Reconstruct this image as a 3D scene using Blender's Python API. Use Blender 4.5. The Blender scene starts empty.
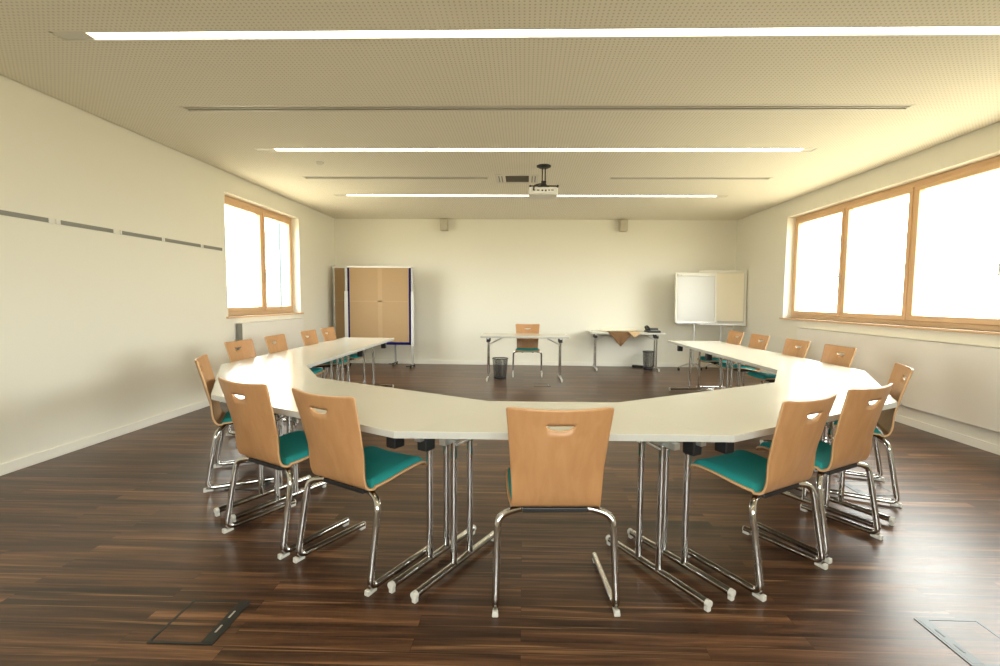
import bpy, bmesh, math, random
from mathutils import Vector, Matrix
random.seed(4)
D = bpy.data
SC = bpy.context.scene
COL = SC.collection
PI = math.pi
R = math.radians

# ------------------------------------------------------------------ room
XL, XR, YB, YF, H = -3.93, 4.285, 9.855, -2.4, 2.996
CAMZ = 1.352

# ------------------------------------------------------------------ materials
def new_mat(name):
    m = D.materials.new(name); m.use_nodes = True
    nt = m.node_tree
    return m, nt, nt.nodes['Principled BSDF']

def simple(name, col, rough=.5, metal=0., spec=.5, bump=0., bscale=200.):
    m, nt, b = new_mat(name)
    b.inputs['Base Color'].default_value = (*col, 1)
    b.inputs['Roughness'].default_value = rough
    b.inputs['Metallic'].default_value = metal
    b.inputs['Specular IOR Level'].default_value = spec
    n = nt.nodes.new('ShaderNodeTexNoise'); n.inputs['Scale'].default_value = bscale
    n.inputs['Detail'].default_value = 2
    tc = nt.nodes.new('ShaderNodeTexCoord'); nt.links.new(tc.outputs['Object'], n.inputs['Vector'])
    if bump:
        bp = nt.nodes.new('ShaderNodeBump'); bp.inputs['Strength'].default_value = bump
        bp.inputs['Distance'].default_value = .002
        nt.links.new(n.outputs['Fac'], bp.inputs['Height']); nt.links.new(bp.outputs[0], b.inputs['Normal'])
    else:
        mr = nt.nodes.new('ShaderNodeMapRange')
        mr.inputs['To Min'].default_value = max(rough-.03, 0); mr.inputs['To Max'].default_value = min(rough+.03, 1)
        nt.links.new(n.outputs['Fac'], mr.inputs['Value']); nt.links.new(mr.outputs[0], b.inputs['Roughness'])
    return m

def wood(name, c1, c2, scale, rough=.4, axis='z'):
    """long-grained wood veneer; grain runs along the given object axis"""
    m, nt, b = new_mat(name)
    tc = nt.nodes.new('ShaderNodeTexCoord'); mp = nt.nodes.new('ShaderNodeMapping')
    s = {'x': (.06, 1, 1), 'y': (1, .06, 1), 'z': (1, 1, .06)}[axis]
    mp.inputs['Scale'].default_value = [k*scale for k in s]
    oi = nt.nodes.new('ShaderNodeObjectInfo')
    ad = nt.nodes.new('ShaderNodeVectorMath'); ad.operation = 'ADD'
    nt.links.new(tc.outputs['Object'], mp.inputs['Vector'])
    sc = nt.nodes.new('ShaderNodeVectorMath'); sc.operation = 'SCALE'
    cv = nt.nodes.new('ShaderNodeCombineXYZ')
    for k in range(3): nt.links.new(oi.outputs['Random'], cv.inputs[k])
    nt.links.new(cv.outputs[0], sc.inputs[0]); sc.inputs['Scale'].default_value = 37.
    nt.links.new(mp.outputs[0], ad.inputs[0]); nt.links.new(sc.outputs[0], ad.inputs[1])
    n = nt.nodes.new('ShaderNodeTexNoise'); n.inputs['Scale'].default_value = 1.; n.inputs['Detail'].default_value = 5
    n.inputs['Distortion'].default_value = .6
    nt.links.new(ad.outputs[0], n.inputs['Vector'])
    cr = nt.nodes.new('ShaderNodeValToRGB')
    cr.color_ramp.elements[0].position = .3; cr.color_ramp.elements[0].color = (*c1, 1)
    cr.color_ramp.elements[1].position = .7; cr.color_ramp.elements[1].color = (*c2, 1)
    nt.links.new(n.outputs['Fac'], cr.inputs[0]); nt.links.new(cr.outputs[0], b.inputs['Base Color'])
    b.inputs['Roughness'].default_value = rough
    return m

def plaster(name, col):
    m, nt, b = new_mat(name)
    b.inputs['Base Color'].default_value = (*col, 1); b.inputs['Roughness'].default_value = .85
    b.inputs['Specular IOR Level'].default_value = .2
    n = nt.nodes.new('ShaderNodeTexNoise'); n.inputs['Scale'].default_value = 60; n.inputs['Detail'].default_value = 4
    g = nt.nodes.new('ShaderNodeNewGeometry'); nt.links.new(g.outputs['Position'], n.inputs['Vector'])
    bp = nt.nodes.new('ShaderNodeBump'); bp.inputs['Strength'].default_value = .08; bp.inputs['Distance'].default_value = .004
    nt.links.new(n.outputs['Fac'], bp.inputs['Height']); nt.links.new(bp.outputs[0], b.inputs['Normal'])
    return m

def floor_mat():
    m, nt, b = new_mat('walnut_strip_parquet')
    L = nt.links.new
    g = nt.nodes.new('ShaderNodeNewGeometry')
    br = nt.nodes.new('ShaderNodeTexBrick')
    br.offset = .37; br.offset_frequency = 2; br.squash = 1.0
    br.inputs['Scale'].default_value = 1.
    br.inputs['Brick Width'].default_value = 1.15
    br.inputs['Row Height'].default_value = .072
    br.inputs['Mortar Size'].default_value = .0006
    br.inputs['Mortar Smooth'].default_value = .3
    br.inputs['Bias'].default_value = 0.
    br.inputs['Color1'].default_value = (0, 0, 0, 1); br.inputs['Color2'].default_value = (1, 1, 1, 1)
    br.inputs['Mortar'].default_value = (.0, .0, .0, 1)
    L(g.outputs['Position'], br.inputs['Vector'])
    # long grain
    mp = nt.nodes.new('ShaderNodeMapping'); mp.inputs['Scale'].default_value = (1.1, 26, 1)
    L(g.outputs['Position'], mp.inputs['Vector'])
    ad = nt.nodes.new('ShaderNodeVectorMath'); ad.operation = 'ADD'
    sc = nt.nodes.new('ShaderNodeVectorMath'); sc.operation = 'SCALE'; sc.inputs['Scale'].default_value = 9.
    L(br.outputs['Color'], sc.inputs[0]); L(mp.outputs[0], ad.inputs[0]); L(sc.outputs[0], ad.inputs[1])
    n = nt.nodes.new('ShaderNodeTexNoise'); n.inputs['Scale'].default_value = 1.; n.inputs['Detail'].default_value = 6
    n.inputs['Roughness'].default_value = .62; n.inputs['Distortion'].default_value = .5
    L(ad.outputs[0], n.inputs['Vector'])
    # plank tone
    mx = nt.nodes.new('ShaderNodeMath'); mx.operation = 'MULTIPLY_ADD'
    L(br.outputs['Color'], mx.inputs[0]); mx.inputs[1].default_value = .36
    sb = nt.nodes.new('ShaderNodeMath'); sb.operation = 'MULTIPLY_ADD'
    L(n.outputs['Fac'], sb.inputs[0]); sb.inputs[1].default_value = 1.7; sb.inputs[2].default_value = -.53
    L(sb.outputs[0], mx.inputs[2])
    cr = nt.nodes.new('ShaderNodeValToRGB'); e = cr.color_ramp.elements
    e[0].position = .1; e[0].color = (.020, .0115, .008, 1)
    e[1].position = .95; e[1].color = (.26, .13, .062, 1)
    a = e.new(.42); a.color = (.060, .0295, .0165, 1)
    a = e.new(.68); a.color = (.122, .059, .0295, 1)
    L(mx.outputs[0], cr.inputs[0])
    mp2 = nt.nodes.new('ShaderNodeMapping'); mp2.inputs['Scale'].default_value = (.8, 48, 1); L(g.outputs['Position'], mp2.inputs['Vector'])
    ad2 = nt.nodes.new('ShaderNodeVectorMath'); ad2.operation = 'ADD'; L(mp2.outputs[0], ad2.inputs[0]); L(sc.outputs[0], ad2.inputs[1])
    n2 = nt.nodes.new('ShaderNodeTexNoise'); n2.inputs['Scale'].default_value = 1.; n2.inputs['Detail'].default_value = 2; n2.inputs['Distortion'].default_value = .8
    L(ad2.outputs[0], n2.inputs['Vector'])
    st = nt.nodes.new('ShaderNodeMapRange'); st.inputs['From Min'].default_value = .62; st.inputs['From Max'].default_value = .74; st.inputs['To Max'].default_value = .75
    L(n2.outputs['Fac'], st.inputs['Value'])
    sm = nt.nodes.new('ShaderNodeMixRGB'); sm.inputs['Color2'].default_value = (.30, .165, .08, 1)
    L(st.outputs[0], sm.inputs['Fac']); L(cr.outputs[0], sm.inputs['Color1'])
    jm = nt.nodes.new('ShaderNodeMixRGB'); jm.inputs['Color2'].default_value = (.012, .008, .006, 1)
    L(br.outputs['Fac'], jm.inputs['Fac']); L(sm.outputs[0], jm.inputs['Color1'])
    L(jm.outputs[0], b.inputs['Base Color'])
    mr = nt.nodes.new('ShaderNodeMapRange'); mr.inputs['To Min'].default_value = .25; mr.inputs['To Max'].default_value = .36
    L(n.outputs['Fac'], mr.inputs['Value']); L(mr.outputs[0], b.inputs['Roughness'])
    b.inputs['Specular IOR Level'].default_value = .31
    bp = nt.nodes.new('ShaderNodeBump'); bp.inputs['Strength'].default_value = .12; bp.inputs['Distance'].default_value = .001
    L(n.outputs['Fac'], bp.inputs['Height']); L(bp.outputs[0], b.inputs['Normal'])
    return m

def ceiling_mat():
    m, nt, b = new_mat('perforated_plasterboard')
    L = nt.links.new
    g = nt.nodes.new('ShaderNodeNewGeometry')
    P_ = .030
    mp = nt.nodes.new('ShaderNodeMapping'); mp.inputs['Scale'].default_value = (1/P_, 1/P_, 0)
    L(g.outputs['Position'], mp.inputs['Vector'])
    fr = nt.nodes.new('ShaderNodeVectorMath'); fr.operation = 'FRACTION'; L(mp.outputs[0], fr.inputs[0])
    sb = nt.nodes.new('ShaderNodeVectorMath'); sb.operation = 'SUBTRACT'; sb.inputs[1].default_value = (.5, .5, 0)
    L(fr.outputs[0], sb.inputs[0])
    ln = nt.nodes.new('ShaderNodeVectorMath'); ln.operation = 'LENGTH'; L(sb.outputs[0], ln.inputs[0])
    lt = nt.nodes.new('ShaderNodeMath'); lt.operation = 'LESS_THAN'; lt.inputs[1].default_value = .20
    L(ln.outputs['Value'], lt.inputs[0])
    mix = nt.nodes.new('ShaderNodeMixRGB')
    mix.inputs['Color1'].default_value = (.85, .815, .705, 1); mix.inputs['Color2'].default_value = (.60, .57, .475, 1)
    L(lt.outputs[0], mix.inputs['Fac']); L(mix.outputs[0], b.inputs['Base Color'])
    b.inputs['Roughness'].default_value = .9; b.inputs['Specular IOR Level'].default_value = .1
    return m

def glass_mat():
    m = D.materials.new('clear_window_glass'); m.use_nodes = True
    nt = m.node_tree; nt.nodes.clear()
    o = nt.nodes.new('ShaderNodeOutputMaterial'); mx = nt.nodes.new('ShaderNodeMixShader')
    t = nt.nodes.new('ShaderNodeBsdfTransparent'); t.inputs[0].default_value = (.96, .98, .97, 1)
    gl = nt.nodes.new('ShaderNodeBsdfGlossy'); gl.inputs['Roughness'].default_value = .02
    lw = nt.nodes.new('ShaderNodeLayerWeight'); lw.inputs['Blend'].default_value = .5
    pw = nt.nodes.new('ShaderNodeMath'); pw.operation = 'POWER'; pw.inputs[1].default_value = 4.
    f = nt.nodes.new('ShaderNodeMath'); f.operation = 'MULTIPLY_ADD'; f.inputs[1].default_value = .5; f.inputs[2].default_value = .03
    nt.links.new(lw.outputs['Facing'], pw.inputs[0]); nt.links.new(pw.outputs[0], f.inputs[0])
    nt.links.new(f.outputs[0], mx.inputs[0]); nt.links.new(t.outputs[0], mx.inputs[1]); nt.links.new(gl.outputs[0], mx.inputs[2])
    nt.links.new(mx.outputs[0], o.inputs[0])
    return m

def emit_mat(name, col, s):
    m = D.materials.new(name); m.use_nodes = True
    nt = m.node_tree; b = nt.nodes['Principled BSDF']
    b.inputs['Base Color'].default_value = (.9, .88, .8, 1)
    b.inputs['Emission Color'].default_value = (*col, 1); b.inputs['Emission Strength'].default_value = s
    return m

def mesh_mat(name, col, pitch, wire, rough=.5):
    """woven wire mesh: real open holes by object-space pattern on cylinder (angle, height)"""
    m = D.materials.new(name); m.use_nodes = True
    nt = m.node_tree; L = nt.links.new; b = nt.nodes['Principled BSDF']; out = nt.nodes['Material Output']
    b.inputs['Base Color'].default_value = (*col, 1); b.inputs['Roughness'].default_value = rough
    tc = nt.nodes.new('ShaderNodeTexCoord'); sp = nt.nodes.new('ShaderNodeSeparateXYZ'); L(tc.outputs['Object'], sp.inputs[0])
    at = nt.nodes.new('ShaderNodeMath'); at.operation = 'ARCTAN2'; L(sp.outputs[1], at.inputs[0]); L(sp.outputs[0], at.inputs[1])
    def fracs(src, k):
        a = nt.nodes.new('ShaderNodeMath'); a.operation = 'MULTIPLY'; a.inputs[1].default_value = k; L(src, a.inputs[0])
        f = nt.nodes.new('ShaderNodeMath'); f.operation = 'FRACT'; L(a.outputs[0], f.inputs[0])
        l = nt.nodes.new('ShaderNodeMath'); l.operation = 'LESS_THAN'; l.inputs[1].default_value = wire; L(f.outputs[0], l.inputs[0])
        return l
    a = fracs(at.outputs[0], .13/pitch); c = fracs(sp.outputs[2], 1/pitch)
    mxx = nt.nodes.new('ShaderNodeMath'); mxx.operation = 'MAXIMUM'; L(a.outputs[0], mxx.inputs[0]); L(c.outputs[0], mxx.inputs[1])
    t = nt.nodes.new('ShaderNodeBsdfTransparent'); ms = nt.nodes.new('ShaderNodeMixShader')
    L(mxx.outputs[0], ms.inputs[0]); L(t.outputs[0], ms.inputs[1]); L(b.outputs[0], ms.inputs[2]); L(ms.outputs[0], out.inputs[0])
    return m

M = dict(
    wall=plaster('cream_wall_paint', (.815, .795, .70)),
    base=simple('white_skirting_paint', (.84, .82, .74), .45),
    floor=floor_mat(), ceil=ceiling_mat(),
    slab=plaster('grey_slab', (.4, .38, .33)),
    frame=wood('larch_window_wood', (.66, .415, .225), (.77, .53, .315), 30, .4, 'y'),
    framez=wood('larch_window_wood_upright', (.66, .415, .225), (.77, .53, .315), 30, .4, 'z'),
    glass=glass_mat(),
    ply=wood('beech_veneer', (.420, .212, .087), (.480, .258, .114), 26, .38, 'z'),
    plyedge=simple('beech_ply_edge', (.62, .38, .19), .5),
    teal=simple('teal_upholstery', (.018, .255, .245), .85, 0, .2, .35, 700),
    chrome=simple('polished_chrome', (.58, .57, .555), .08, 1.),
    glide=simple('milky_plastic_glide', (.60, .59, .54), .45),
    black=simple('black_plastic', (.012, .012, .013), .45),
    top=simple('cream_laminate', (.655, .635, .545), .20, 0, .8),
    edge=simple('grey_edge_band', (.50, .50, .46), .4),
    alu=simple('brushed_aluminium', (.60, .60, .58), .38, .85),
    rail=simple('grey_rail_paint', (.27, .265, .24), .5, .2),
    white=simple('white_paint', (.82, .81, .76), .45),
    kraft=simple('kraft_paper', (.385, .26, .14), .8, 0, .2, .2, 30),
    kraftdk=simple('brown_kraft_back', (.19, .105, .05), .8, 0, .2, .2, 30),
    kraftov=simple('kraft_paper_double', (.425, .293, .165), .8, 0, .2), kraftdk2=simple('kraft_paper_crease', (.40, .245, .11), .8, 0, .2),
    post=simple('grey_steel_post', (.42, .43, .42), .45, .2), sleeve=simple('light_grey_sleeve', (.60, .61, .59), .5),
    kraftlt=simple('pale_kraft_paper', (.56, .40, .23), .8, 0, .2, .2, 30),
    blue=simple('navy_blue_edging', (.006, .006, .085), .75, 0, .15),
    board=simple('whiteboard_enamel', (.54, .535, .50), .4),
    paper=simple('cream_flip_paper', (.84, .785, .64), .8),
    darkmetal=simple('dark_gunmetal', (.05, .055, .055), .35, .7),
    greygrille=simple('grey_grille', (.13, .125, .105), .6),
    vent=simple('beige_grey_grille', (.20, .175, .135), .6),
    spk=simple('grey_loudspeaker_cover', (.50, .46, .36), .6),
    proj=simple('projector_white_plastic', (.70, .69, .64), .4),
    mesh=mesh_mat('black_wire_mesh', (.015, .015, .016), .008, .34),
    housing=simple('light_trough_paint', (.70, .68, .60), .5),
    lamp=emit_mat('warm_white_diffuser', (1., .935, .76), 8.),
    bluepanel=simple('pale_blue_facade', (.040, .062, .072), .6),
)

# ------------------------------------------------------------------ mesh helpers
class MB:
    def __init__(s): s.bm = bmesh.new()
    def box(s, lo, hi, mat=None):
        c = [(a+b)/2 for a, b in zip(lo, hi)]; d = [abs(b-a) for a, b in zip(lo, hi)]
        mt = Matrix.Translation(c) @ Matrix.Diagonal((*d, 1))
        if mat is not None: mt = mat @ mt
        bmesh.ops.create_cube(s.bm, size=1, matrix=mt); return s
    def bar(s, a, b, w, h, up=(0, 0, 1)):
        a, b, up = Vector(a), Vector(b), Vector(up)
        d = (b-a); n = d.normalized(); x = n.cross(up).normalized(); z = x.cross(n)
        mt = Matrix((x, n, z)).transposed().to_4x4(); mt.translation = (a+b)/2
        bmesh.ops.create_cube(s.bm, size=1, matrix=mt @ Matrix.Diagonal((w, d.length, h, 1))); return s
    def cyl(s, a, b, r, seg=14, r2=None):
        a, b = Vector(a), Vector(b); d = b-a
        q = d.to_track_quat('Z', 'Y').to_matrix().to_4x4(); q.translation = (a+b)/2
        bmesh.ops.create_cone(s.bm, cap_ends=True, segments=seg, radius1=r, radius2=r if r2 is None else r2, depth=d.length, matrix=q); return s
    def tube(s, pts, r, seg=12, fil=.04, cap=True):
        """round tube through pts with filleted corners"""
        P = [Vector(p) for p in pts]; out = [P[0]]
        for i in range(1, len(P)-1):
            a, b, c = P[i-1], P[i], P[i+1]
            u, v = (a-b), (c-b)
            f = fil[i-1] if isinstance(fil, (list, tuple)) else fil
            t = min(f, u.length*.48, v.length*.48)
            p0, p1 = b+u.normalized()*t, b+v.normalized()*t
            for k in range(7):
                w = k/6; out.append(p0*(1-w)**2 + b*2*w*(1-w) + p1*w*w)
        out.append(P[-1])
        rings = []; prev = None
        for i, p in enumerate(out):
            d = (out[min(i+1, len(out)-1)]-out[max(i-1, 0)]).normalized()
            if prev is None:
                x = d.cross(Vector((0, 0, 1)))
                if x.length < .05: x = d.cross(Vector((0, 1, 0)))
                x.normalize()
            else: x = (prev-d*prev.dot(d)).normalized()
            prev = x; y = d.cross(x)
            rings.append([s.bm.verts.new(p+(x*math.cos(2*PI*k/seg)+y*math.sin(2*PI*k/seg))*r) for k in range(seg)])
        for A, B in zip(rings, rings[1:]):
            for k in range(seg): s.bm.faces.new((A[k], A[(k+1) % seg], B[(k+1) % seg], B[k]))
        if cap: s.bm.faces.new(rings[0][::-1]); s.bm.faces.new(rings[-1])
        return s
    def prism(s, poly, z0, z1):
        lo = [s.bm.verts.new((x, y, z0)) for x, y in poly]; hi = [s.bm.verts.new((x, y, z1)) for x, y in poly]
        s.bm.faces.new(lo[::-1]); s.bm.faces.new(hi)
        n = len(poly)
        for i in range(n): s.bm.faces.new((lo[i], lo[(i+1) % n], hi[(i+1) % n], hi[i]))
        return s
    def lathe(s, prof, seg=28, cx=0, cy=0):
        rings = []
        for r, z in prof:
            rings.append([s.bm.verts.new((cx+r*math.cos(2*PI*k/seg), cy+r*math.sin(2*PI*k/seg), z)) for k in range(seg)])
        for A, B in zip(rings, rings[1:]):
            for k in range(seg): s.bm.faces.new((A[k], A[(k+1) % seg], B[(k+1) % seg], B[k]))
        return s
    def grid(s, F, keep=None):
        V = [[s.bm.verts.new(p) for p in row] for row in F]
        for i in range(len(F)-1):
            for j in range(len(F[0])-1):
                if keep is None or keep(i, j): s.bm.faces.new((V[i][j], V[i][j+1], V[i+1][j+1], V[i+1][j]))
        return s
    def build(s, name, mat, parent=None, bevel=0, smooth=None, solid=None):
        bmesh.ops.remove_doubles(s.bm, verts=s.bm.verts, dist=1e-6)
        bmesh.ops.recalc_face_normals(s.bm, faces=s.bm.faces)
        me = D.meshes.new(name); s.bm.to_mesh(me); s.bm.free()
        mats = mat if isinstance(mat, (list, tuple)) else [mat]
        for m in mats: me.materials.append(m)
        o = D.objects.new(name, me); COL.objects.link(o)
        if smooth is not None:
            for p in me.polygons: p.use_smooth = True
            me.set_sharp_from_angle(angle=R(smooth))
        if solid:
            md = o.modifiers.new('thickness', 'SOLIDIFY'); md.thickness = solid; md.offset = 0; md.use_even_offset = False
            if len(mats) > 1: md.material_offset_rim = 1
        if bevel:
            md = o.modifiers.new('bevel', 'BEVEL'); md.width = bevel; md.segments = 2; md.limit_method = 'ANGLE'; md.angle_limit = R(50)
        if parent is not None: o.parent = parent
        return o

def tag(o, label, cat, group=None, kind=None):
    o['label'] = label; o['category'] = cat
    if group: o['group'] = group
    if kind: o['kind'] = kind
    return o

def thing(name, label, cat, loc=(0, 0, 0), rz=0., group=None, kind=None):
    o = D.objects.new(name, None); COL.objects.link(o)
    o.empty_display_size = .1
    o.location = loc; o.rotation_euler = (0, 0, rz)
    return tag(o, label, cat, group, kind)

KIDS = {}
def dup(root, loc, rz, label):
    def cp(o, par):
        c = o.copy(); COL.objects.link(c)
        if par is not None: c.parent = par
        for ch in o.children: cp(ch, c)
        return c
    r = cp(root, None); r.location = loc; r.rotation_euler = (0, 0, rz); r['label'] = label
    return r

# ------------------------------------------------------------------ setting
def struct(o, label, cat): return tag(o, label, cat, None, 'structure')

WT = .32
WIN_L = (6.222, 8.275, 1.10, 2.735)
WIN_R = (3.30, 8.0, 1.10, 2.735)
HW = H+.12

struct(MB().box((XL-WT, YF-.2, -.25), (XR+WT, YB+.2, 0)).build('floor', M['floor']), 'dark walnut strip parquet floor', 'floor')

def side_wall(name, x0, x1, win, label):
    y0, y1, z0, z1 = win
    b = MB()
    b.box((x0, YF-.2, 0), (x1, y0, HW)); b.box((x0, y1, 0), (x1, YB+.2, HW))
    b.box((x0, y0, 0), (x1, y1, z0)); b.box((x0, y0, z1), (x1, y1, HW))
    return struct(b.build(name, M['wall']), label, 'wall')
side_wall('wall_left', XL-WT, XL, WIN_L, 'plain cream wall with the small two-pane window')
side_wall('wall_right', XR, XR+WT, WIN_R, 'cream wall with the long band of windows')
struct(MB().box((XL, YB, 0), (XR, YB+.2, HW)).build('wall_back', M['wall']), 'plain cream end wall behind the desk', 'wall')
WIN_F = (-1.9, 2.3, 1.10, 2.735)  # unseen window opening, added so daylight reaches the foreground
b = MB(); b.box((XL, YF-WT, 0), (WIN_F[0], YF, HW)); b.box((WIN_F[1], YF-WT, 0), (XR, YF, HW))
b.box((WIN_F[0], YF-WT, 0), (WIN_F[1], YF, WIN_F[2])); b.box((WIN_F[0], YF-WT, WIN_F[3]), (WIN_F[1], YF, HW))
struct(b.build('wall_front', M['wall']), 'cream wall behind the viewer with an opening for the added windows', 'wall')

# ceiling sheet with cut-outs for troughs and slots, shadow gap along the walls
LIGHTS = [(-2.965, 3.36, 3.018, 3.104, -2.765, 3.2), (-3.0, 3.11, 5.30, 5.395, -2.79, 2.99), (-3.03, 3.14, 7.60, 7.70, -2.85, 2.99),
          (-2.965, 3.36, .735, .825, -2.765, 3.2), (-2.965, 3.36, -1.56, -1.47, -2.765, 3.2)]  # this row: unseen strips added to brighten the foreground
SLOTS = [(-2.98, 3.21, 4.155, 4.255), (-3.01, -.52, 6.50, 6.60), (1.147, 3.244, 6.50, 6.60)]
GRILLE = (-.27, .045, 6.42, 6.78)
holes = [(a, b, c, d) for a, b, c, d, *_ in LIGHTS] + SLOTS + [GRILLE]
gap = .014
xs = sorted({XL+gap, XR-gap, *[h[0] for h in holes], *[h[1] for h in holes]})
ys = sorted({YF+gap, YB-.004, *[h[2] for h in holes], *[h[3] for h in holes]})
b = MB()
Fg = [[(x, y, H) for x in xs] for y in ys]
def keep(i, j):
    cx, cy = (xs[j]+xs[j+1])/2, (ys[i]+ys[i+1])/2
    return not any(h[0] < cx < h[1] and h[2] < cy < h[3] for h in holes)
b.grid(Fg, keep)
ceil = b.build('ceiling', M['ceil'])
md = ceil.modifiers.new('thickness', 'SOLIDIFY'); md.thickness = .0125; md.offset = 1
# make sure the visible skin sits at H and thickness goes up
if ceil.data.polygons[0].normal.z < 0: md.offset = -1
struct(ceil, 'cream perforated plasterboard ceiling', 'ceiling')
struct(MB().box((XL-WT, YF-.2, HW), (XR+WT, YB+.2, HW+.2)).build('ceiling_slab', M['slab']), 'raw slab above the suspended ceiling', 'ceiling')

for nm, lo, hi, lb in (
        ('baseboard_left', (XL, YF, 0), (XL+.013, YB, .085), 'white skirting along the wall with the small window'),
        ('baseboard_right', (XR-.013, YF, 0), (XR, YB, .085), 'white skirting along the wall with the long window'),
        ('baseboard_back', (XL+.013, YB-.013, 0), (XR-.013, YB, .085), 'white skirting along the end wall')):
    struct(MB().box(lo, hi).build(nm, M['base'], bevel=.004), lb, 'baseboard')

def window(name, X, s, win, bays, label, opening):
    """s = +1: outside is towards +x. bays: y edges of the frame posts' centres"""
    y0, y1, z0, z1 = win
    w = thing(name, label, 'window', (X+s*.13, (y0+y1)/2, z0), 0, None, 'structure')
    oy = (y0+y1)/2
    fx0, fx1 = (0, .075) if s > 0 else (-.075, 0)
    f = MB()
    f.box((fx0, y0-oy, 0), (fx1, y1-oy, .055)); f.box((fx0, y0-oy, z1-z0-.062), (fx1, y1-oy, z1-z0))
    f.build('window_frame', M['frame'], w, bevel=.004)
    for k, yy in enumerate(bays):
        hw = .03 if k in (0, len(bays)-1) else .024
        c = yy-oy
        if k == 0: c += hw
        if k == len(bays)-1: c -= hw
        MB().box((fx0, c-hw, .055), (fx1, c+hw, z1-z0-.062)).build('window_post', M['framez'], w, bevel=.004)
    for k in range(len(bays)-1):
        a = bays[k]-oy+(.06 if k == 0 else .024); c = bays[k+1]-oy-(.06 if k == len(bays)-2 else .024)
        sw = .05
        sx0, sx1 = (-.012, .055) if s > 0 else (-.055, .012)
        sa = MB()
        sa.box((sx0, a, .055), (sx1, c, .055+.062)); sa.box((sx0, a, z1-z0-.062-.058), (sx1, c, z1-z0-.062))
        so = sa.build('sash', M['frame'], w, bevel=.005)
        sb = MB()
        sb.box((sx0, a, .117), (sx1, a+sw, z1-z0-.12)); sb.box((sx0, c-sw, .117), (sx1, c, z1-z0-.12))
        sb.build('sash_stile', M['framez'], so, bevel=.005)
        MB().box((s*.018, a+sw, .115), (s*.026, c-sw, z1-z0-.118)).build('pane', M['glass'], so)
        if k in opening:
            hy = (a+.025) if s < 0 or k else (c-.025)
            hz = .62
            h = MB(); ix = -s*.012
            h.box((ix-s*.012, hy-.014, hz-.035), (ix, hy+.014, hz+.035)); h.cyl((ix-s*.012, hy, hz), (ix-s*.05, hy, hz), .008)
            h.box((ix-s*.06, hy-.01, hz-.11), (ix-s*.044, hy+.01, hz+.012))
            h.build('handle', M['alu'], so, bevel=.003)
    if name == 'added_window': w.location = ((WIN_F[0]+WIN_F[1])/2, YF-.13, z0); w.rotation_euler = (0, 0, R(-90))
    # inner sill board
    si = MB(); sx = (-.131, .0) if s > 0 else (.0, .131)
    si.box((sx[0], y0-oy+.0, -.024), (sx[1], y1-oy, 0))
    lip = (-.165, -.131) if s > 0 else (.131, .165)
    si.box((lip[0], y0-oy-.05, -.024), (lip[1], y1-oy+.05, 0))
    si.build('window_sill', M['frame'], w, bevel=.003)
    return w
window('window_1', XL, -1, WIN_L, [WIN_L[0], 7.335, WIN_L[1]], 'two-pane wooden window in the wall with the magnetic rail', (1,))
window('window_2', XR, 1, WIN_R, [WIN_R[0], 4.46, 5.61, 6.77, WIN_R[1]], 'long band of wooden windows with several wide panes', (1, 3))

window('added_window', 0, 1, (-2.1, 2.1, 1.10, 2.735), [-2.1, -.7, .7, 2.1], 'unseen wooden windows added behind the viewer to light the foreground', (1, 3))
# ------------------------------------------------------------------ ceiling fittings
def light(L, label):
    x0, x1, y0, y1, l0, l1 = L
    t = thing('ceiling_light', label, 'ceiling light', ((x0+x1)/2, (y0+y1)/2, H), 0, 'recessed light strips')
    ox, oy = t.location.x, t.location.y; a, c, d, e = x0-ox, x1-ox, y0-oy, y1-oy
    hsg = MB(); th = .003; hh = .06; lip = .010
    hsg.box((a, d, 0), (c, d+th, hh)); hsg.box((a, e-th, 0), (c, e, hh)); hsg.box((a, d, 0), (a+th, e, hh)); hsg.box((c-th, d, 0), (c, e, hh))
    hsg.box((a, d, hh), (c, e, hh+th))
    hsg.box((a-lip, d-lip, -.002), (c+lip, d+.002, 0)); hsg.box((a-lip, e-.002, -.002), (c+lip, e+lip, 0))
    hsg.box((a-lip, d-lip, -.002), (a+.002, e+lip, 0)); hsg.box((c-.002, d-lip, -.002), (c+lip, e+lip, 0))
    hsg.build('housing', M['housing'], t)
    MB().box((l0-ox, d+.004, .012), (l1-ox, e-.004, .018)).build('diffuser', M['lamp'], t)
    MB().box((a+.004, d+.004, .003), (l0-ox-.001, e-.004, .008)).build('end_plate', M['housing'], t)
    MB().box((l1-ox+.001, d+.004, .003), (c-.004, e-.004, .008)).build('end_plate', M['housing'], t)
light(LIGHTS[0], 'lit ceiling strip nearest the viewer, widest of the three')
light(LIGHTS[1], 'lit ceiling strip in front of the projector, middle of the three')
light(LIGHTS[2], 'lit ceiling strip behind the projector, nearest the end wall')
light(LIGHTS[3], 'unseen ceiling strip added above the viewer to brighten the foreground')
light(LIGHTS[4], 'unseen ceiling strip added behind the viewer to brighten the foreground')

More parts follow.
